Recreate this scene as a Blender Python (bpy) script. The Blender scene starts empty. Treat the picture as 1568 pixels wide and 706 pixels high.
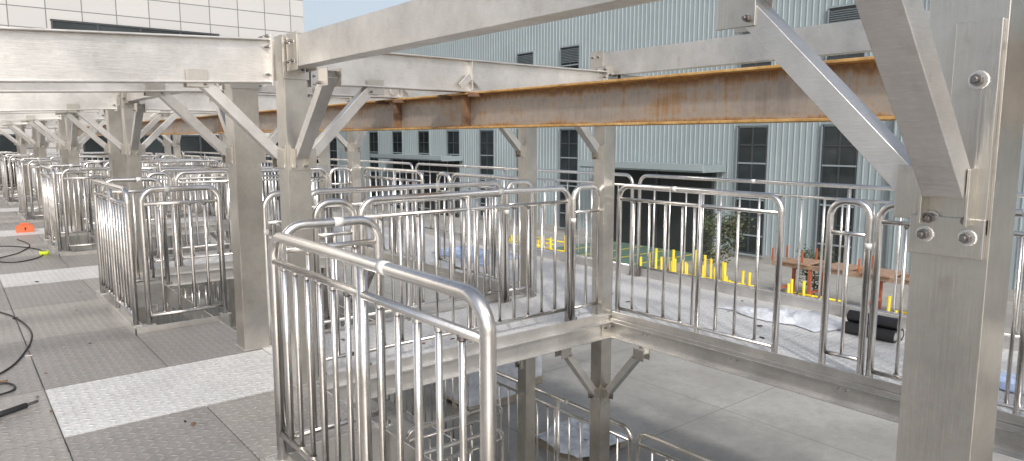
import bpy, bmesh, math, random
from mathutils import Vector, Matrix
random.seed(7)
S=bpy.context.scene
GZ=-2.5
# ---------------------------------------------------------------- materials
def nmat(name):
    m=bpy.data.materials.new(name); m.use_nodes=True
    nt=m.node_tree; b=nt.nodes['Principled BSDF']
    return m,nt,b
def N(nt,t,**k):
    n=nt.nodes.new(t)
    for a,v in k.items():
        if a in n.inputs: n.inputs[a].default_value=v
        else: setattr(n,a,v)
    return n
def coords(nt,scale=(1,1,1),kind='Object'):
    tc=N(nt,'ShaderNodeTexCoord'); mp=N(nt,'ShaderNodeMapping')
    mp.inputs['Scale'].default_value=scale
    nt.links.new(tc.outputs[kind],mp.inputs[0]); return mp.outputs[0]
def noise(nt,vec,scale,detail=4,rough=.55):
    n=N(nt,'ShaderNodeTexNoise'); n.inputs['Scale'].default_value=scale
    n.inputs['Detail'].default_value=detail; n.inputs['Roughness'].default_value=rough
    nt.links.new(vec,n.inputs['Vector']); return n.outputs['Fac']
def ramp(nt,fac,stops):
    r=N(nt,'ShaderNodeValToRGB'); cr=r.color_ramp
    while len(cr.elements)<len(stops): cr.elements.new(.5)
    for e,(p,c) in zip(cr.elements,stops):
        e.position=p; e.color=(c[0],c[1],c[2],1) if hasattr(c,'__len__') else (c,c,c,1)
    nt.links.new(fac,r.inputs[0]); return r.outputs[0]
def mix(nt,fac,a,b,mode='MIX'):
    m=N(nt,'ShaderNodeMix'); m.data_type='RGBA'; m.blend_type=mode
    if isinstance(fac,(int,float)): m.inputs[0].default_value=fac
    else: nt.links.new(fac,m.inputs[0])
    for i,v in ((6,a),(7,b)):
        if isinstance(v,tuple): m.inputs[i].default_value=(*v,1) if len(v)==3 else v
        else: nt.links.new(v,m.inputs[i])
    return m.outputs[2]
def bump(nt,b,h,strength=.3,dist=.01):
    n=N(nt,'ShaderNodeBump'); n.inputs['Strength'].default_value=strength; n.inputs['Distance'].default_value=dist
    nt.links.new(h,n.inputs['Height']); nt.links.new(n.outputs[0],b.inputs['Normal'])
def math_(nt,op,a,b=None,c=None):
    n=N(nt,'ShaderNodeMath'); n.operation=op
    for i,v in enumerate((a,b,c)):
        if v is None: continue
        if isinstance(v,(int,float)): n.inputs[i].default_value=v
        else: nt.links.new(v,n.inputs[i])
    return n.outputs[0]

def steel(name,base,r0,r1,stretch=(30,30,2),metal=1.0,stain=.35,bs=.06,smudge=.3):
    m,nt,b=nmat(name)
    v=coords(nt); f=noise(nt,coords(nt,stretch),4,3)
    big=noise(nt,v,2.2,6,.65)
    sm=noise(nt,v,14,5,.6)
    dark=tuple(c*.70 for c in base)
    col=mix(nt,ramp(nt,big,[(.35,0),(.65,1)]),dark,base)
    st=ramp(nt,sm,[(.60,0),(.75,stain)])
    col=mix(nt,st,col,(.42,.36,.30))
    sg=noise(nt,coords(nt),5.5,7,.8)
    col=mix(nt,ramp(nt,sg,[(.60,0),(.66,smudge)]),col,tuple(c*.6 for c in base))
    scr=noise(nt,coords(nt,(stretch[0]*1.5,stretch[1]*1.5,stretch[2]*1.5)),6,2)
    col=mix(nt,ramp(nt,scr,[(.55,0),(.72,.30)]),col,tuple(min(1,c*1.2) for c in base))
    nt.links.new(col,b.inputs['Base Color'])
    b.inputs['Metallic'].default_value=metal
    mr=N(nt,'ShaderNodeMapRange'); mr.inputs[3].default_value=r0; mr.inputs[4].default_value=r1
    nt.links.new(math_(nt,'ADD',math_(nt,'MULTIPLY',f,.5),math_(nt,'MULTIPLY',big,.5)),mr.inputs[0])
    nt.links.new(mr.outputs[0],b.inputs['Roughness'])
    bump(nt,b,math_(nt,'ADD',f,math_(nt,'MULTIPLY',big,2.0)),bs,.01)
    return m
M_tube=steel('polished_tube',(.92,.89,.85),.13,.34,(8,8,8),1,.35,.05,.12)
M_col=steel('brushed_column',(.70,.67,.615),.20,.44,(40,40,1.5),.97,.4,.12)
M_beam=steel('brushed_beam',(.80,.78,.75),.26,.48,(3,3,40),.88,.3,.10,.25)
M_bolt=steel('bolt_steel',(.30,.28,.27),.3,.5,(5,5,5),1,.6,.1)

def checker(name,base,dark,metal,rough,cell=.055,bstr=.5,scr=0.0,dirt=1.0):
    m,nt,b=nmat(name)
    v=coords(nt,(1/cell,1/cell,1/cell))
    s=N(nt,'ShaderNodeSeparateXYZ'); nt.links.new(v,s.inputs[0])
    X,Y=s.outputs[0],s.outputs[1]
    fx=math_(nt,'SUBTRACT',math_(nt,'FRACT',X),.5); fy=math_(nt,'SUBTRACT',math_(nt,'FRACT',Y),.5)
    par=math_(nt,'FLOORED_MODULO',math_(nt,'ADD',math_(nt,'FLOOR',X),math_(nt,'FLOOR',Y)),2.0)
    sg=math_(nt,'SUBTRACT',math_(nt,'MULTIPLY',par,2.0),1.0)
    sy=math_(nt,'MULTIPLY',fy,sg)
    u=math_(nt,'MULTIPLY',math_(nt,'ADD',fx,sy),1.45)
    w=math_(nt,'MULTIPLY',math_(nt,'SUBTRACT',fx,sy),4.0)
    d=math_(nt,'ADD',math_(nt,'MULTIPLY',u,u),math_(nt,'MULTIPLY',w,w))
    h=math_(nt,'SUBTRACT',1.0,math_(nt,'MINIMUM',d,1.0))
    vv=coords(nt)
    big=noise(nt,vv,1.3,7,.7); fine=noise(nt,vv,26,6,.75); sp=noise(nt,coords(nt,(1,3,1)),5,8,.8)
    scf=noise(nt,coords(nt,(1,14,1)),3,5,.7)
    col=mix(nt,ramp(nt,big,[(.3,0),(.68,1)]),dark,base)
    col=mix(nt,ramp(nt,fine,[(.48,0),(.72,(.5+scr)*dirt)]),col,tuple(c*.45 for c in base))
    col=mix(nt,ramp(nt,sp,[(.50,0),(.66,.5*dirt)]),col,tuple(c*.55 for c in base))
    col=mix(nt,ramp(nt,scf,[(.60,0),(.70,.35*dirt)]),col,tuple(c*.5 for c in base))
    col=mix(nt,math_(nt,'MULTIPLY',h,.5),col,tuple(min(1,c*1.5) for c in base))
    nt.links.new(col,b.inputs['Base Color'])
    b.inputs['Metallic'].default_value=metal
    mr=N(nt,'ShaderNodeMapRange'); mr.inputs[3].default_value=rough-.12; mr.inputs[4].default_value=rough+.15
    nt.links.new(big,mr.inputs[0]); nt.links.new(mr.outputs[0],b.inputs['Roughness'])
    bump(nt,b,math_(nt,'ADD',h,math_(nt,'MULTIPLY',fine,.4)),bstr,.006)
    return m
M_fa=checker('checker_plate_a',(.50,.475,.445),(.37,.35,.33),.5,.36,bstr=.9)
M_fb=checker('checker_plate_b',(.44,.42,.40),(.32,.305,.29),.55,.40,bstr=.9)
M_fw=checker('checker_plate_film',(.74,.74,.73),(.55,.55,.55),.15,.38,.055,1.0,.35)
M_fg=checker('checker_plate_bright',(.74,.74,.735),(.62,.62,.62),.2,.4,.055,.9,.1,.6)

def rustmat():
    m,nt,b=nmat('rusty_web')
    a=noise(nt,coords(nt,(1,26,1.2)),1.5,5,.7); c=noise(nt,coords(nt),6,8,.75); big=noise(nt,coords(nt,(1,.7,1.6)),2.2,6,.7)
    s=N(nt,'ShaderNodeSeparateXYZ'); tc=N(nt,'ShaderNodeTexCoord'); nt.links.new(tc.outputs['Object'],s.inputs[0])
    t=math_(nt,'MULTIPLY',math_(nt,'SUBTRACT',s.outputs[2],1.885),15.0)
    t2=math_(nt,'MULTIPLY',math_(nt,'SUBTRACT',1.74,s.outputs[2]),22.0)
    t=math_(nt,'MAXIMUM',math_(nt,'MAXIMUM',t,t2),0.0)
    k=math_(nt,'ADD',math_(nt,'ADD',math_(nt,'MULTIPLY',a,.35),math_(nt,'MULTIPLY',big,.60)),math_(nt,'MULTIPLY',t,.24))
    col=ramp(nt,k,[(.34,(.25,.225,.205)),(.50,(.37,.33,.29)),(.57,(.36,.24,.14)),(.66,(.24,.13,.06)),(.82,(.55,.30,.09))])
    col=mix(nt,ramp(nt,c,[(.52,0),(.7,.4)]),col,(.20,.14,.11))
    nt.links.new(col,b.inputs['Base Color']); b.inputs['Roughness'].default_value=.5; b.inputs['Metallic'].default_value=.2
    bump(nt,b,c,.3,.006); return m
M_rustweb=rustmat()
def rustf(name,c0,c1,c2,s=9):
    m,nt,b=nmat(name); c=noise(nt,coords(nt),s,8,.75)
    nt.links.new(ramp(nt,c,[(.3,c0),(.5,c1),(.7,c2)]),b.inputs['Base Color'])
    b.inputs['Roughness'].default_value=.8; bump(nt,b,c,.3,.006); return m
M_rust=rustf('rusty_flange',(.22,.13,.06),(.52,.30,.10),(.70,.48,.22))
M_rustd=rustf('rust_dark',(.10,.06,.04),(.17,.10,.06),(.28,.16,.07))
M_rustp=rustf('rusty_plank',(.20,.13,.09),(.33,.22,.15),(.42,.30,.22))

def plain(name,c,rough=.6,metal=0,var=.15,scale=6,bs=.05):
    m,nt,b=nmat(name); n=noise(nt,coords(nt),scale,6,.65)
    nt.links.new(ramp(nt,n,[(.3,tuple(x*(1-var) for x in c)),(.7,tuple(min(1,x*(1+var)) for x in c))]),b.inputs['Base Color'])
    b.inputs['Roughness'].default_value=rough; b.inputs['Metallic'].default_value=metal
    bump(nt,b,n,bs,.01); return m
M_yel=plain('yellow_paint',(.74,.56,.03),.45,0,.2,3)
M_red=plain('orange_red_paint',(.40,.12,.06),.55,0,.3)
M_black=plain('black_rubber',(.02,.02,.022),.5)
M_orange=plain('orange_plastic',(.62,.15,.06),.45)
M_lime=plain('lime_tape',(.70,.85,.05),.4)
M_frame=plain('window_frame',(.05,.055,.06),.4)
M_clad=plain('corrugated_cladding',(.31,.365,.385),.5,.05,.08,.5,.02)
M_trim=plain('cladding_trim',(.26,.31,.33),.5,.05,.05)
M_asph=plain('green_ground_paint',(.11,.19,.15),.6,0,.3,2)
M_film=plain('plastic_film',(.62,.65,.70),.25,0,.2,9,.5)
M_filmb=plain('blue_plastic_film',(.38,.48,.70),.25,0,.2,9,.5)
M_paper=plain('white_label',(.74,.74,.72),.6)
M_dk=plain('interior_dark',(.025,.03,.032),.7)
M_bark=plain('bark',(.10,.07,.05),.9)
M_wood=plain('pallet_wood',(.38,.33,.26),.8)
M_greyroof=plain('canopy_grey',(.24,.29,.31),.5)
def glass(name,c):
    m,nt,b=nmat(name); n=noise(nt,coords(nt),.7,3)
    nt.links.new(ramp(nt,n,[(.35,tuple(x*.4 for x in c)),(.65,c)]),b.inputs['Base Color'])
    b.inputs['Roughness'].default_value=.08; b.inputs['Specular IOR Level'].default_value=.5; return m
M_glass=glass('window_glass',(.035,.045,.05))
def leafm():
    m,nt,b=nmat('leaves'); n=noise(nt,coords(nt),3,4)
    nt.links.new(ramp(nt,n,[(.35,(.03,.045,.02)),(.55,(.07,.09,.04)),(.7,(.13,.12,.06))]),b.inputs['Base Color'])
    b.inputs['Roughness'].default_value=.7; return m
M_leaf=leafm()
def concrete(name,c):
    m,nt,b=nmat(name)
    v=coords(nt); big=noise(nt,v,.35,9,.7); f=noise(nt,v,5,9,.78)
    col=mix(nt,ramp(nt,big,[(.38,0),(.60,1)]),tuple(x*.70 for x in c),c)
    col=mix(nt,ramp(nt,f,[(.45,0),(.72,.65)]),col,tuple(x*.58 for x in c))
    br=N(nt,'ShaderNodeTexBrick'); br.offset=0; br.inputs['Scale'].default_value=1
    br.inputs['Brick Width'].default_value=3; br.inputs['Row Height'].default_value=3; br.inputs['Mortar Size'].default_value=.007
    nt.links.new(v,br.inputs['Vector'])
    col=mix(nt,br.outputs['Fac'],col,tuple(x*.45 for x in c))
    nt.links.new(col,b.inputs['Base Color']); b.inputs['Roughness'].default_value=.7
    bump(nt,b,f,.2,.01); return m
M_conc=concrete('concrete',(.39,.385,.365))
def panelwall():
    m,nt,b=nmat('white_wall_panels')
    tc=N(nt,'ShaderNodeTexCoord'); s=N(nt,'ShaderNodeSeparateXYZ'); nt.links.new(tc.outputs['Object'],s.inputs[0])
    cb=N(nt,'ShaderNodeCombineXYZ'); nt.links.new(math_(nt,'ADD',s.outputs[0],s.outputs[1]),cb.inputs[0]); nt.links.new(s.outputs[2],cb.inputs[1])
    br=N(nt,'ShaderNodeTexBrick'); br.offset=0; br.inputs['Scale'].default_value=1
    br.inputs['Brick Width'].default_value=1.05; br.inputs['Row Height'].default_value=.66; br.inputs['Mortar Size'].default_value=.018
    br.inputs['Color1'].default_value=(.53,.525,.515,1); br.inputs['Color2'].default_value=(.49,.485,.48,1); br.inputs['Mortar'].default_value=(.19,.19,.19,1)
    nt.links.new(cb.outputs[0],br.inputs['Vector'])
    nt.links.new(br.outputs['Color'],b.inputs['Base Color']); b.inputs['Roughness'].default_value=.5; return m
M_wall=panelwall()

# ---------------------------------------------------------------- mesh builder
class MB:
    def __init__(s): s.v=[];s.f=[];s.mi=[];s.sm=[];s.mats=[]
    def mid(s,m):
        if m not in s.mats: s.mats.append(m)
        return s.mats.index(m)
    def box(s,x0,x1,y0,y1,z0,z1,m):
        i=len(s.v); s.v+=[(x,y,z) for z in (z0,z1) for y in (y0,y1) for x in (x0,x1)]
        for q in ((0,2,3,1),(4,5,7,6),(0,1,5,4),(2,6,7,3),(0,4,6,2),(1,3,7,5)):
            s.f.append([i+a for a in q]); s.mi.append(s.mid(m)); s.sm.append(False)
    def obox(s,p,q,w,h,m,side=None):
        p=Vector(p);q=Vector(q); d=(q-p).normalized()
        a=Vector(side) if side else d.cross(Vector((0,0,1)))
        a=a.normalized(); c=d.cross(a).normalized()
        i=len(s.v)
        for e in (p,q):
            for sx,sy in ((-1,-1),(1,-1),(1,1),(-1,1)): s.v.append(tuple(e+a*sx*w/2+c*sy*h/2))
        for qd in ((0,1,2,3),(7,6,5,4),(0,4,5,1),(1,5,6,2),(2,6,7,3),(3,7,4,0)):
            s.f.append([i+k for k in qd]); s.mi.append(s.mid(m)); s.sm.append(False)
    def tube(s,pts,r,m,n=12,cap=True,smooth=True):
        pts=[Vector(p) for p in pts]; mi=s.mid(m); base=len(s.v)
        T=[]
        for k in range(len(pts)):
            a=pts[max(k-1,0)];b=pts[min(k+1,len(pts)-1)]; T.append((b-a).normalized())
        up=Vector((0,0,1)) if abs(T[0].z)<.9 else Vector((1,0,0))
        nrm=(up-T[0]*up.dot(T[0])).normalized()
        for k,p in enumerate(pts):
            if k: nrm=(nrm-T[k]*nrm.dot(T[k])).normalized()
            bn=T[k].cross(nrm); rr=r[k] if isinstance(r,(list,tuple)) else r
            for j in range(n):
                t=2*math.pi*j/n; s.v.append(tuple(p+nrm*math.cos(t)*rr+bn*math.sin(t)*rr))
        for k in range(len(pts)-1):
            for j in range(n):
                a=base+k*n+j;b=base+k*n+(j+1)%n
                s.f.append([a,b,b+n,a+n]);s.mi.append(mi);s.sm.append(smooth)
        if cap:
            s.f.append([base+j for j in range(n)][::-1]);s.mi.append(mi);s.sm.append(False)
            e=base+(len(pts)-1)*n
            s.f.append([e+j for j in range(n)]);s.mi.append(mi);s.sm.append(False)
    def bolt(s,p,d,r=.014,m=None):
        p=Vector(p);d=Vector(d).normalized(); m=m or M_bolt
        s.tube([p,p+d*.004],r*1.5,M_beam,14); s.tube([p+d*.004,p+d*.018],r,m,6,True,False); s.tube([p+d*.018,p+d*.03],r*.55,m,8)
    def shear(s,x0,k):
        s.v=[(x,y,z+k*(x-x0)) for (x,y,z) in s.v]
    def mesh(s,name):
        me=bpy.data.meshes.new(name); me.from_pydata(s.v,[],s.f)
        for m in s.mats: me.materials.append(m)
        me.polygons.foreach_set('material_index',s.mi); me.polygons.foreach_set('use_smooth',s.sm); me.update(); return me
    def make(s,name,parent=None,loc=(0,0,0),rz=0,bevel=0,seg=2):
        o=bpy.data.objects.new(name,s.mesh(name)); S.collection.objects.link(o)
        o.location=loc; o.rotation_euler=(0,0,rz); 
        if parent: o.parent=parent
        if bevel:
            b=o.modifiers.new('bevel','BEVEL'); b.width=bevel; b.segments=seg; b.limit_method='ANGLE'; b.angle_limit=math.radians(50)
        return o
def empty(name):
    e=bpy.data.objects.new(name,None); S.collection.objects.link(e); e.empty_display_size=.2; return e

# ---------------------------------------------------------------- railings
cache={}
def railmesh(L,H=1.2,z0=.0,r=.024,bot=.12,narrow=False,mid=.12,sp=.135,feet=True,sid=0):
    key=(round(L,3),H,z0,r,bot,narrow,sp,feet,sid,mid)
    if key in cache: return cache[key]
    rnd=random.Random(int(L*1000)+sid*17)
    b=MB(); R=min(.11,L/2-.001)
    pts=[(0,0,z0),(0,0,H-R)]
    for a in range(1,9): t=math.pi/2*a/8; pts.append((R-R*math.cos(t),0,H-R+R*math.sin(t)))
    if L-2*R>.02: pts.append((L-R,0,H))
    for a in range(1,9): t=math.pi/2*a/8; pts.append((L-R+R*math.sin(t),0,H-R+R*math.cos(t)))
    pts.append((L,0,z0))
    b.tube(pts,r,M_tube,16)
    zb=z0+bot if z0>=0 else bot
    if narrow:
        b.tube([(0,0,H-.22),(L,0,H-.22)],r*.65,M_tube); b.tube([(0,0,zb),(L,0,zb)],r*.65,M_tube)
        b.tube([(L/2,0,zb),(L/2,0,H-.22)],r*.5,M_tube,10)
        b.tube([(0,0,H-.31),(0,0,H-.27)],r*1.05,M_paper,16)
    else:
        zm=H-mid
        b.tube([(0,0,zm),(L,0,zm)],r*.68,M_tube); b.tube([(0,0,zb),(L,0,zb)],r*.68,M_tube)
        n=max(2,int(round(L/sp)))
        for k in range(1,n):
            x=L*k/n
            if L>1.2 and k==n//2:
                b.tube([(x,0,z0),(x,0,H-r*.5)],r*.85,M_tube,12)
                b.tube([(x+.055,0,zb),(x+.055,0,zm)],r*.5,M_tube,10)
            else: b.tube([(x+rnd.uniform(-.004,.004),0,zb),(x,0,zm)],r*(.48 if k%3 else .60),M_tube,10)
            for zz in (zb,zm):
                s=1 if zz==zb else -1
                b.tube([(x,0,zz+s*r*.55),(x,0,zz+s*(r*.55+.012))],r*.66,M_bolt if rnd.random()<.25 else M_tube,8,False)
        if rnd.random()<.6:
            x=L*rnd.uniform(.25,.7); b.tube([(x,0,H),(x+.05,0,H)],r*1.03,M_paper,16)
    if feet:
        for x in (0,L):
            b.box(x-.045,x+.045,-.035,.035,z0,z0+.008,M_beam)
            b.bolt((x+.032,-.02,z0+.008),(0,0,1),.008)
    me=b.mesh('steel_railing'); cache[key]=me; return me
def rail(x,y,L,axis='x',z=0,name='steel_railing',**k):
    o=bpy.data.objects.new(name,railmesh(L,**k)); S.collection.objects.link(o)
    o.location=(x,y,z); o.rotation_euler=(0,0,(0 if axis=='x' else math.pi/2)+random.uniform(-.004,.004)); return o

K=range(-1,6)
for k in K:
    d=5*k
    for yy in (4.42,5.36):
        rail(1.88,yy+d,.28,'x',narrow=True); rail(2.22,yy+d,1.98,'x',sid=1,sp=.15); rail(4.26,yy+d,.33,'x',narrow=True)
    rail(4.76,2.74+d,1.60,'y',z0=-.06,bot=.06,sp=.17); rail(4.76,2.10+d,.27,'y',z0=-.10,narrow=True); rail(4.76,.52+d,1.52,'y',z0=-.10,bot=.06,sp=.17)
    rail(6.28,.52+d,4.90,'y',r=.02,sp=.22)
    if k==0:
        rail(1.17,1.56,1.70,'y',z0=.05,bot=.14,sid=3,H=1.17,mid=.125,r=.025)
        rail(1.24,3.32,.52,'x',z0=.05,bot=.08)
    elif k>0:
        rail(1.15,1.52+d,1.58,'y',z0=.05,bot=.08,sid=3)
        rail(1.22,3.14+d,.55,'x',z0=.05,bot=.08)
        rail(1.24,1.45+d,.62,'x',z0=.05,bot=.08)
    if k<4:
        rail(4.88,4.24+d,2.2,'y',z=GZ+.1,H=1.28,sp=.17); rail(4.88,2.1+d,2.05,'y',z=GZ+.1,H=1.28,sp=.17)
        rail(2.3,5.36+d,1.9,'x',z=GZ); rail(2.2,6.2+d,2.2,'y',z=GZ); rail(3.4,5.9+d,1.2,'x',z=GZ)

# ---------------------------------------------------------------- platform
def plate(b,x0,x1,y0,y1,m,z=0.0,t=.012,g=.004):
    b.box(x0+g,x1-g,y0+g,y1-g,z-t,z,m)
b=MB()
YE=32
xs=[-4.2,-2.6,-1.1,.38]
for k in range(-2,6):
    d=5*k
    ys=[(5.32+d,6.75+d),(6.75+d,8.1+d),(8.1+d,9.38+d)]
    for xi in range(3):
        for j,(a,c) in enumerate(ys):
            plate(b,xs[xi],xs[xi+1],a,c,M_fa if (xi+j+k)%2 else M_fb, z=0.0)
        plate(b,xs[xi],xs[xi+1],4.38+d,5.32+d,M_fb if xi%2 else M_fa)
    plate(b,.38,1.80,4.38+d,5.32+d,M_fw)
    plate(b,.38,1.12,5.32+d,6.75+d,M_fb); plate(b,1.12,1.80,5.32+d,6.40+d,M_fb)
    plate(b,.38,1.12,6.75+d,8.1+d,M_fa)
    plate(b,.38,1.12,8.1+d,9.38+d,M_fb); plate(b,1.12,1.80,8.36+d,9.38+d,M_fa)
    plate(b,1.80,3.2,4.38+d,5.42+d,M_fg,z=.002); plate(b,3.2,4.72,4.38+d,5.42+d,M_fg,z=.002)
    plate(b,4.72,6.32,.4+d,2.9+d,M_fg); plate(b,4.72,6.32,2.9+d,5.4+d,M_fw if k%2 else M_fg)
deck=empty('steel_platform')
b.make('deck_plates',deck)
b=MB()
for k in range(-2,6):
    d=5*k
    a,c=5.46+d,9.34+d
    b.box(1.80,1.808,a,c,-.20,.0,M_beam); b.box(1.809,1.85,a,c,-.20,-.192,M_beam)
    b.box(4.692,4.70,a,c,-.20,.04,M_beam); b.box(4.65,4.691,a,c,-.20,-.192,M_beam); b.box(4.67,4.691,a,c,-.062,-.055,M_beam)
    b.box(4.671,4.678,a,c,-.055,-.02,M_beam)
    for y in (5.8,6.6,7.15,8.0,8.9): 
        for q in (0,.05): b.bolt((4.691,y+d+q,-.09),(-1,0,0),.007)
    for (y,s) in ((4.36+d,-1),(5.44+d,1)):
        y0,y1=(y-.008,y) if s<0 else (y,y+.008)
        b.box(1.83,4.66,y0,y1,-.20,.03,M_beam)
        y0,y1=(y-.05,y-.009) if s<0 else (y+.009,y+.05)
        b.box(1.83,4.66,y0,y1,-.20,-.192,M_beam); b.box(1.83,4.66,y0,y1,-.06,-.052,M_beam)
    for x in (2.2,2.9,3.6,4.2): b.box(x,x+.05,4.37+d,5.43+d,-.13,-.02,M_beam)
    for j in (0,1,3): b.box(-4.2,1.78,5.4+d+j*1.25,5.45+d+j*1.25,-.16,-.02,M_beam)
    for j in range(4): b.box(4.72,6.3,5.4+d+j*1.25,5.45+d+j*1.25,-.16,-.02,M_beam)
    b.box(1.115,1.123,6.42+d,8.34+d,-.2,.05,M_beam); b.box(1.13,1.78,8.342+d,8.35+d,-.2,.05,M_beam); b.box(1.13,1.88,6.402+d,6.41+d,-.2,.05,M_beam)
    b.box(1.124,1.20,6.42+d,8.33+d,.042,.05,M_beam)
b.box(6.32,6.328,-9.6,YE-2,-.2,.10,M_beam)
b.make('deck_frame',deck,bevel=.002,seg=1)

for k in range(-1,5):
    d=5*k; b=MB()
    p0=(0,1.6+d,-.05);p1=(0,3.6+d,GZ)
    for x in (1.20,1.72): b.obox((x,p0[1],p0[2]),(x,p1[1],p1[2]),.012,.2,M_beam,side=(1,0,0))
    for j in range(1,10):
        t=j/10; y=p0[1]+(p1[1]-p0[1])*t; z=p0[2]+(p1[2]-p0[2])*t
        b.box(1.21,1.71,y-.1,y+.12,z-.03,z,M_fb)
    b.make('steel_stair')

# ---------------------------------------------------------------- columns
def column(x,y,w,top,braces,z0=GZ,under=(),head=True):
    b=MB(); h=w/2
    b.box(x-h,x+h,y-h,y+h,z0,top,M_col)
    b.box(x-h-.06,x+h+.06,y-h-.06,y+h+.06,z0,z0+.015,M_beam)
    b.box(x-h-.012,x+h+.012,y-h-.012,y+h+.012,.002,.012,M_beam)
    zb=1.47
    def br(dx,dy,zl,zh,run):
        wv=.078
        pl=Vector((x+dx*(h+.035),y+dy*(h+.035),zl)); ph=Vector((x+dx*(h+run),y+dy*(h+run),zh))
        b.obox(pl,ph,wv,.062,M_beam,side=(-dy,dx,0))
        s=1 if zh>zl else -1
        fx=x+dx*(h+.004); fy=y+dy*(h+.004)
        hw=.062
        za,zc=(zl-.10,zl+.06) if s>0 else (zl-.06,zl+.10)
        if dx: b.box(min(fx-.004,fx+.004),max(fx-.004,fx+.004),y-hw,y+hw,za,zc,M_col)
        else: b.box(x-hw,x+hw,fy-.004,fy+.004,za,zc,M_col)
        for q in (-1,1):
            ox=-dy*q*.044; oy=dx*q*.044
            c=Vector((x+dx*(h+.03)+ox,y+dy*(h+.03)+oy,(za+zc)/2))
            b.obox(c+Vector((0,0,-.06)),c+Vector((0,0,.06)),.006,.05,M_col,side=(-dy,dx,0))
            zz=za+.03 if s>0 else zc-.03
            b.bolt((x+dx*(h+.008)-dy*q*.035,y+dy*(h+.008)+dx*q*.035,zz),(dx,dy,0),.011)
            b.bolt(ph+Vector((-dy*q*.04,dx*q*.04,-s*.05))+Vector((-dx*.04,-dy*.04,0)),(-dy*q,dx*q,0),.010)
            g=ph+Vector((-dy*q*.042,dx*q*.042,-s*.02))
            b.obox(g+Vector((0,0,-.05)),g+Vector((0,0,.05)),.006,.12,M_col,side=(-dy,dx,0))
    for (dx,dy) in braces: br(dx,dy,zb+.05,1.99,.50)
    for (dx,dy) in under: br(dx,dy,-.72,-.24,.42)
    if under:
        b.box(x-h-.012,x+h+.012,y-h-.012,y+h+.012,-.23,-.04,M_col)
        for q in (-.04,.04):
            b.bolt((x+q,y-h-.012,-.10),(0,-1,0),.012); b.bolt((x-h-.012,y+q,-.10),(-1,0,0),.012)
    for q in (-1,1):
        b.box(x-h-.01,x+h+.01,y+q*(h+.004)-.005,y+q*(h+.004)+.005,1.99,2.24,M_col)
        for zz in (2.05,2.18):
            for sx in (-.04,.04): b.bolt((x+sx,y+q*(h+.010),zz),(0,q,0),.011)
    return b.make('steel_column',bevel=.012 if w>.14 else .007,seg=3)
for k in range(0,6):
    d=5*k
    column(1.75,4.40+d,.15,2.26,[(1,0),(-1,0),(0,-1)])
    column(1.77,5.44+d,.19,2.26,[(1,0),(-1,0),(0,1)])
    column(4.64,4.42+d,.135,2.26,[(-1,0),(0,-1)] if k else [(-1,0)],under=[(-1,0),(0,-1)])
    column(4.68,5.55+d,.135,2.26,[(-1,0),(0,1)] if k else [(-1,0)],under=[(-1,0)])
column(1.75,-.62,.15,2.26,[(-1,0)]); column(4.64,-.6,.135,2.26,[]); column(4.68,.5,.135,2.26,[])
nc=column(1.75,.57,.15,2.6,[(0,1),(-1,0)])
b=MB()
b.box(1.660,1.674,.500,.585,1.42,1.86,M_col)
b.bolt((1.660,.535,1.74),(-1,0,0),.013)
b.box(1.655,1.675,.50,.645,1.37,1.455,M_col)
for yy in (.53,.612): b.bolt((1.655,yy,1.415),(-1,0,0),.012)
b.make('connection_plates',bevel=.003).parent=nc

# ---------------------------------------------------------------- beams
def hbeamX(x0,x1,y,z0,z1,w=.13,name='steel_beam',splice=(),m=M_beam,fall=0):
    b=MB(); t=.010
    b.box(x0,x1,y-w/2,y+w/2,z0,z0+t,m); b.box(x0,x1,y-w/2,y+w/2,z1-t,z1,m); b.box(x0,x1,y-.02,y+.02,z0+t,z1-t,m)
    for e in (x0,x1): b.box(e-.006,e+.006,y-w/2-.01,y+w/2+.01,z0-.02,z1+.03,m)
    for e in (x0,x1):
        for sy in (-1,1):
            for zz in (z0+.05,z1-.05,z1+.015):
                b.bolt((e+(.006 if e==x0 else -.006),y+sy*w*.38,zz),(1 if e==x0 else -1,0,0),.010)
    for sx in splice:
        b.box(sx-.005,sx+.005,y-w/2-.002,y+w/2+.002,z0+t+.001,z1-t-.001,m)
        b.obox((sx-.10,y-.055,z0+.04),(sx-.01,y-.055,z0+.12),.006,.05,m,side=(0,1,0)); b.obox((sx+.10,y-.055,z0+.04),(sx+.01,y-.055,z0+.12),.006,.05,m,side=(0,1,0))
    if fall: b.shear(x1,fall)
    return b.make(name,bevel=.003)
for k in range(0,6):
    d=5*k
    for yy,w in ((4.40,.075),(5.44,.095)):
        hbeamX(-2.5,1.75-w-.07,yy+d,1.965,2.23,fall=.045)
        hbeamX(1.75+w+.03,4.57,yy+d,1.97,2.21,splice=(3.12,))
        hbeamX(4.74,6.6,yy+d,1.97,2.20)
def boxbeamY(x,y0,y1,z0,z1,w=.11):
    b=MB(); b.box(x-w/2,x+w/2,y0,y1,z0,z1,M_beam)
    for e,s in ((y0,1),(y1,-1)):
        for q in (-1,1):
            b.box(x+q*(w/2+.004)-.004,x+q*(w/2+.004)+.004,min(e,e+s*.16),max(e,e+s*.16),z0-.02,z1+.02,M_col)
            for zz in (z0+.035,z1-.035):
                for yy in (.04,.11): b.bolt((x+q*(w/2+.008),e+s*yy,zz),(q,0,0),.011)
    return b.make('steel_beam',bevel=.008,seg=3)
for k in range(0,6):
    d=5*k
    boxbeamY(1.75,.66+d if k else .66,4.30+d,2.055,2.24)
    boxbeamY(4.68,.60+d,4.60+d if k==0 else 4.3+d,2.18 if k==0 else 2.06,2.38 if k==0 else 2.25,.10)
b=MB(); X=3.15
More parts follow.
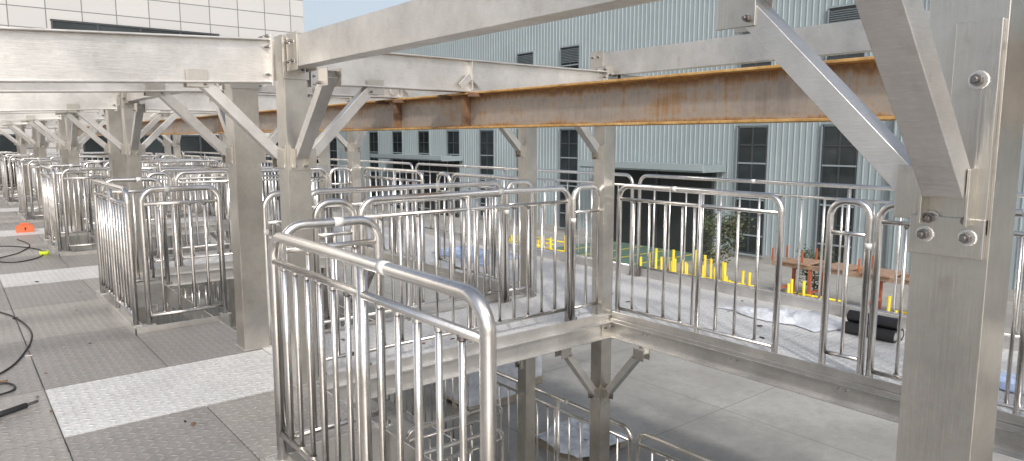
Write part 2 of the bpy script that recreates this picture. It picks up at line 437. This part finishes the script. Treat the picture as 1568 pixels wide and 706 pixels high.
b.box(X-.09,X+.09,-1.5,30,1.70,1.714,M_rust); b.box(X-.09,X+.09,-1.5,30,1.951,1.965,M_rust); b.box(X-.006,X+.006,-1.5,30,1.714,1.951,M_rustweb)
for yy in (4.4,5.44,9.4,10.44): b.box(X-.085,X-.007,yy-.005,yy+.005,1.715,1.95,M_rustd)
for yy in (4.2,4.6,5.3,5.6): b.box(X-.16,X-.05,yy-.02,yy+.02,1.925,1.955,M_rustd)
b.make('rusty_steel_beam',bevel=.002,seg=1)

# ---------------------------------------------------------------- ground
b=MB(); b.box(-300,300,-300,300,GZ-.2,GZ,M_conc); b.make('ground')
b=MB(); b.box(16.5,20.9,14.5,19.6,GZ,GZ+.004,M_asph)
for y in (15.2,16.4,17.6,18.8): b.box(16.7,20.7,y,y+.08,GZ+.004,GZ+.008,M_yel)
b.box(16.5,16.58,14.5,19.6,GZ+.004,GZ+.008,M_yel); b.make('painted_pavement')

# ---------------------------------------------------------------- corrugated factory
FX=21.0
fac=empty('corrugated_factory_building')
def sheet(y0,y1,z0,z1,name):
    b=MB(); y=y0; prof=[]; p=.20
    while y<y1:
        prof+=[(FX,y),(FX,y+p*.72),(FX-.022,y+p*.80),(FX-.022,y+p*.92)]; y+=p
    prof.append((FX,y1)); mi=b.mid(M_clad)
    for (x,yy) in prof: b.v+=[(x,yy,z0),(x,yy,z1)]
    for i in range(len(prof)-1):
        b.f.append([2*i,2*i+1,2*i+3,2*i+2]);b.mi.append(mi);b.sm.append(False)
    return b.make(name,fac)
sheet(-12,75,GZ+.3,7.75,'wall_cladding')
b=MB()
b.box(FX+.01,FX+30,-12,75,GZ,7.7,M_trim); b.box(FX-.12,FX+30,-12.1,75.1,7.75,7.95,M_trim); b.box(FX-.06,FX,-12,75,GZ,GZ+.3,M_conc)
b.make('wall_core',fac)
b=MB()
def fwin(yc,z0,z1,w=1.05,louv=False):
    x=FX-.05; b.box(x-.03,x+.03,yc-w/2,yc+w/2,z0,z1,M_glass)
    for yy in (-w/2,w/2,0): b.box(x-.05,x-.031,yc+yy-.03,yc+yy+.03,z0,z1,M_frame)
    n=int((z1-z0)/.55)
    for j in range(n+1): zz=z0+(z1-z0)*j/n; b.box(x-.052,x-.031,yc-w/2,yc+w/2,zz-.025,zz+.025,M_trim if j%2 else M_frame)
    b.box(x-.09,x+.02,yc-w/2-.06,yc+w/2+.06,z1+.03,z1+.09,M_trim); b.box(x-.09,x+.02,yc-w/2-.06,yc+w/2+.06,z0-.09,z0-.03,M_trim)
    for q in (-1,1): b.box(x-.06,x+.02,yc+q*(w/2+.05)-.02,yc+q*(w/2+.05)+.02,z0-.03,z1+.03,M_trim)
    if louv:
        for j in range(9): zz=z1-.6+j*.065; b.obox((x-.06,yc-w/2,zz),(x-.06,yc+w/2,zz),.05,.01,M_trim,side=(1,0,-.7))
for i in range(-6,20):
    yc=10.25+2.94*i
    if i not in (2,3,6,7): fwin(yc,4.0,5.45,louv=True)
    if i not in (2,3): fwin(yc,-2.2,2.03)
b.make('windows',fac)
b=MB()
for (a,c) in ((14.2,20.0),(30.0,37.5)):
    b.box(FX-1.4,FX-.05,a,c,.50,.72,M_greyroof); b.box(FX-1.46,FX-1.4,a-.06,c+.06,.56,.78,M_clad)
    for j in range(int(c-a)): b.box(FX-1.38,FX-.05,a+j,a+j+.03,.722,.76,M_trim)
    b.box(FX-.09,FX-.04,a+.5,c-.4,GZ,.45,M_dk)
    for yy in (a+.4,(a+c)/2,c-.4): b.box(FX-.14,FX-.091,yy,yy+.1,GZ,.46,M_frame)
b.make('door_canopies',fac)
b=MB(); b.tube([(FX-.12,8.7,GZ),(FX-.12,8.7,7.6)],.05,M_trim); b.box(FX-.3,FX-.05,8.1,8.4,1.0,1.15,M_paper); b.make('downpipe',fac)

# ---------------------------------------------------------------- white office building
wb=empty('white_panel_building'); WY=28.5
b=MB(); b.box(-30,11.95,WY,WY+16,GZ,14,M_wall); b.make('walls',wb)
b=MB()
def strip(x0,x1,z0,z1,step):
    b.box(x0,x1,WY-.04,WY-.01,z0,z1,M_glass); 
    n=int((x1-x0)/step)
    for j in range(n+1): xx=x0+(x1-x0)*j/n; b.box(xx-.03,xx+.03,WY-.07,WY-.041,z0,z1,M_frame)
    for zz in (z0,z1,z0+(z1-z0)*.35): b.box(x0-.05,x1+.05,WY-.075,WY-.041,zz-.03,zz+.03,M_frame)
strip(-6,1.6,4.9,5.55,1.1); strip(3.15,8.5,4.9,5.58,1.1); strip(-4,1.3,8.6,10.0,1.1); strip(3.15,8.5,8.6,10,1.1)
strip(3.8,8.6,.75,1.75,.95); strip(-6,1.9,-2.4,1.75,.9); strip(9.2,11.2,-1.0,1.6,1.0)
b.make('windows',wb)
b=MB(); b.box(13,20,50,58,GZ,2.6,M_wall); b.make('walls',empty('low_gatehouse_building'))
b=MB(); b.box(12.6,20.4,49.6,58.4,2.6,2.9,M_trim); o=b.make('roof'); o.parent=bpy.data.objects['low_gatehouse_building']

# ---------------------------------------------------------------- vegetation
def tree(name,x,y,H,spread,n,seed,z=GZ,leaf=.05):
    r=random.Random(seed); b=MB(); tips=[]
    b.tube([(0,0,0),(.03,0,H*.3),(0,.03,H*.6),(.02,0,H*.92)],[.04*H/2,.03*H/2,.02*H/2,.005],M_bark,7)
    for i in range(16):
        t=r.uniform(.15,.85); a=r.uniform(0,6.28); l=spread*r.uniform(.5,1)*(1-abs(t-.5)*.8)
        s=Vector((0,0,H*t)); e=s+Vector((math.cos(a)*l,math.sin(a)*l,H*r.uniform(.08,.25)))
        m=(s+e)/2+Vector((0,0,-.05)); b.tube([s,m,e],[.012*H/2,.008*H/2,.003],M_bark,5); tips+=[m.lerp(e,.5),e,m]
    mi=b.mid(M_leaf)
    for i in range(n):
        c=r.choice(tips)+Vector([r.gauss(0,spread*.14) for _ in range(3)])
        u=Vector([r.gauss(0,1) for _ in range(3)]).normalized(); w=u.orthogonal().normalized(); s=leaf*r.uniform(.6,1.3)
        k=len(b.v); b.v+=[tuple(c-u*s),tuple(c+w*s*.5),tuple(c+u*s),tuple(c-w*s*.5)]
        b.f.append([k,k+1,k+2,k+3]);b.mi.append(mi);b.sm.append(False)
    return b.make(name,loc=(x,y,z))
tree('ornamental_tree',16.2,11.1,2.2,.75,1700,3)
tree('ornamental_shrub',17.6,9.1,1.3,.6,700,5)
for i,(x,y,h) in enumerate(((14,44,5.5),(16.5,46,6.5),(12.6,42,5),(19,47,6))): tree('evergreen_tree',x,y,h,1.5,2200,20+i,leaf=.16)

# ---------------------------------------------------------------- yard stuff
r=random.Random(5)
def yrack(y0,y1,rows,x0,dx,sp,hs=(.7,.95,1.1,1.3,1.4),name='yellow_guard_rail'):
    b=MB(); n=int((y1-y0)/sp)
    for i in range(n):
        for j in range(rows):
            if r.random()<.12: continue
            y=y0+(i+.5)*sp+r.uniform(-.04,.04); x=x0+j*dx+r.uniform(-.05,.05); h=r.choice(hs)*r.uniform(.95,1.05)
            b.tube([(x,y,GZ),(x+r.uniform(-.02,.02),y+r.uniform(-.02,.02),GZ+h)],.034,M_yel,8)
            b.box(x-.08,x+.08,y-.08,y+.08,GZ,GZ+.02,M_yel)
    for j in range(rows):
        for zz in (.35,.66): b.tube([(x0+j*dx+.05,y0,GZ+zz),(x0+j*dx+.05,y1,GZ+zz)],.026,M_yel,8)
    return b.make(name)
yrack(9.0,11.9,3,13.6,.5,.25); yrack(16.9,19.5,3,14.8,.6,.25,(.6,.8,.9)); yrack(7.0,8.3,3,13.7,.5,.25,(.6,.8,1.0)); yrack(4.9,6.0,3,13.5,.6,.26)
b=MB()
for x in (16.4,17.1):
    b.box(x-.05,x+.05,5.5,9.6,GZ+.92,GZ+1.02,M_rustp)
for y in (5.8,7.2,8.6,9.4):
    for x in (16.4,17.1):
        b.box(x-.035,x+.035,y-.035,y+.035,GZ,GZ+.92,M_red); b.box(x-.02,x+.02,y+.2,y+.24,GZ+1.02,GZ+1.35,M_red)
    b.box(16.4,17.1,y-.03,y+.03,GZ+.3,GZ+.36,M_red)
for j in range(4): b.box(16.3,17.2,5.7+j*.98,6.35+j*.98,GZ+1.022,GZ+1.06,M_rustp)
b.make('rusty_steel_trestle')
b=MB()
for (x,z) in ((5.80,.05),(5.91,.05),(5.85,.14)):
    n=18; ro,ri=.05,.034; y0=2.3
    b.tube([(x,y0,z),(x,y0+.4,z)],ro,M_black,n,False)
    b.tube([(x,y0+.002,z),(x,y0+.03,z)],ri,M_conc,n,True)
    mi=b.mid(M_black); k=len(b.v)
    for q in range(n):
        t=2*math.pi*q/n; b.v+=[(x+ro*math.cos(t),y0,z+ro*math.sin(t)),(x+ri*math.cos(t),y0-.001,z+ri*math.sin(t))]
    for q in range(n):
        a=k+2*q;c=k+2*((q+1)%n); b.f.append([a,a+1,c+1,c]);b.mi.append(mi);b.sm.append(False)
b.make('black_pipe_bundle')
def film(x0,x1,y0,y1,z,amp,m,seed,name='crumpled_plastic_film'):
    rr=random.Random(seed); b=MB(); nx=int((x1-x0)/.035)+2; ny=int((y1-y0)/.035)+2; mi=b.mid(m)
    from mathutils import noise as mn
    for i in range(nx):
        for j in range(ny):
            x=x0+(x1-x0)*i/(nx-1); y=y0+(y1-y0)*j/(ny-1)
            p=Vector((x*5,y*5,seed)); h=abs(mn.noise(p))+.5*abs(mn.noise(p*2.7))
            e=min(i,j,nx-1-i,ny-1-j)/4
            b.v.append((x+.2*mn.noise(p*.6),y+.3*mn.noise(p*.5+Vector((3,3,3))),z+amp*h*min(1,e)+.004))
    for i in range(nx-1):
        for j in range(ny-1):
            a=i*ny+j; b.f.append([a,a+ny,a+ny+1,a+1]);b.mi.append(mi);b.sm.append(rr.random()<.6)
    return b.make(name)
film(5.6,6.1,2.9,3.8,.005,.09,M_film,1); film(5.2,5.6,1.2,1.9,.005,.05,M_filmb,2); film(5.3,6.1,7.2,8.6,.005,.08,M_filmb,3)
film(5.9,6.9,6.0,7.0,GZ+.12,.10,M_film,8,'wrapped_sheet_stack'); 
b=MB()
for j in range(5): b.box(5.95,6.85,6.05+j*.2,6.15+j*.2,GZ+.08,GZ+.11,M_wood)
for x in (5.95,6.35,6.75): b.box(x,x+.1,6.05,6.95,GZ,GZ+.079,M_wood)
b.make('wooden_pallet')
for (x,y,h) in ((5.8,8.2,.8),(6.7,8.6,.6)):
    b=MB()
    for j in range(3): b.box(x,x+.9,y+j*.35,y+j*.35+.1,GZ,GZ+.1,M_wood)
    b.box(x-.02,x+.92,y-.02,y+.82,GZ+.101,GZ+.13,M_wood); b.box(x,x+.9,y,y+.8,GZ+.13,GZ+h,M_film)
    b.make('wrapped_crate',bevel=.03)
def cable(pts,name='extension_cable',rad=.008):
    b=MB(); P=[Vector(p) for p in pts]; out=[]
    for i in range(len(P)-1):
        p0=P[max(i-1,0)];p1=P[i];p2=P[i+1];p3=P[min(i+2,len(P)-1)]
        for q in range(8):
            t=q/8; out.append(.5*((2*p1)+(-p0+p2)*t+(2*p0-5*p1+4*p2-p3)*t*t+(-p0+3*p1-3*p2+p3)*t**3))
    out.append(P[-1]); b.tube(out,rad,M_black,8); return b.make(name)
Z=.008
cable([(-.6,8.6,Z),(.1,8.3,Z),(.32,7.9,Z),(.42,7.4,Z),(.44,6.9,Z),(.36,6.4,Z),(.22,5.95,Z),(.0,5.7,Z),(-.4,5.6,Z)],rad=.0065)
cable([(-.3,5.3,Z),(.05,5.35,Z),(.22,5.42,Z),(.20,5.6,Z),(.02,5.62,Z),(-.3,5.5,Z)],rad=.0065)
cable([(.2,13.2,Z),(.7,12.9,Z),(.98,12.2,Z),(.9,11.5,Z),(.6,11.2,Z),(.4,11.6,Z),(.7,12.1,Z),(.9,12.9,Z),(.8,13.8,Z)],rad=.007)
b=MB(); b.tube([(.12,4.90,.03),(.26,4.98,.03)],.018,M_black,12); b.tube([(.26,4.98,.03),(.32,5.02,.03)],.010,M_bolt,10); b.obox((.12,4.90,.03),(.09,4.82,.02),.025,.02,M_black); b.make('angle_grinder',bevel=.004)
b=MB(); b.box(.86,1.12,14.8,14.95,.0,.12,M_orange); b.box(.92,1.06,14.85,14.9,.12,.16,M_orange); b.box(.98,1.0,14.79,14.80,.04,.09,M_black); b.make('orange_toolbox',bevel=.012)
b=MB(); b.tube([(.98,11.75,.0),(.98,11.75,.05)],.06,M_lime,18); b.tube([(.98,11.75,.05),(.98,11.75,.052)],.035,M_dk,14); b.make('tape_roll')
# small offcuts and fasteners left lying on the decks
b=MB(); rr=random.Random(11)
for i in range(60):
    if i<34: x,y=rr.uniform(-.6,1.05),rr.uniform(4.0,10)
    elif i<48: x,y=rr.uniform(1.9,4.5),rr.uniform(4.55,5.3)
    else: x,y=rr.uniform(4.9,6.2),rr.uniform(1,5)
    a=rr.uniform(0,6.28); l=rr.uniform(.01,.05); w2=rr.uniform(.003,.012)
    b.obox((x,y,.008),(x+math.cos(a)*l,y+math.sin(a)*l,.008),w2*2,.006,rr.choice((M_bolt,M_paper,M_rustd,M_black,M_beam)))
b.make('metal_offcuts')

# ---------------------------------------------------------------- light
w=bpy.data.worlds.new('World'); S.world=w; w.use_nodes=True; nt=w.node_tree
bg=nt.nodes['Background']; sky=nt.nodes.new('ShaderNodeTexSky'); sky.sky_type='NISHITA'; sky.sun_disc=False
v=Vector((-.42,-.75,.72)).normalized()
sky.sun_elevation=math.asin(v.z); sky.sun_rotation=math.atan2(v.x,v.y)
sky.dust_density=4.0; sky.air_density=1.0; sky.ozone_density=1.0
hs=nt.nodes.new('ShaderNodeHueSaturation'); hs.inputs['Saturation'].default_value=.55; hs.inputs['Value'].default_value=1.15
nt.links.new(sky.outputs[0],hs.inputs['Color']); nt.links.new(hs.outputs[0],bg.inputs[0]); bg.inputs[1].default_value=.15
L=bpy.data.lights.new('sun','SUN'); L.energy=2.1; L.angle=math.radians(4); L.color=(1,.96,.91)
lo=bpy.data.objects.new('sun',L); S.collection.objects.link(lo); lo.rotation_euler=v.to_track_quat('Z','Y').to_euler()

# ---------------------------------------------------------------- camera
cam=bpy.data.cameras.new('camera'); co=bpy.data.objects.new('camera',cam); S.collection.objects.link(co)
co.location=(0,0,1.62); co.rotation_euler=(math.radians(90-7.45),0,math.radians(-38.9))
cam.sensor_width=36; cam.lens=24.57; cam.clip_start=.05; cam.clip_end=1000
S.camera=co
S.view_settings.view_transform='Standard'; S.view_settings.look='None'; S.view_settings.exposure=0
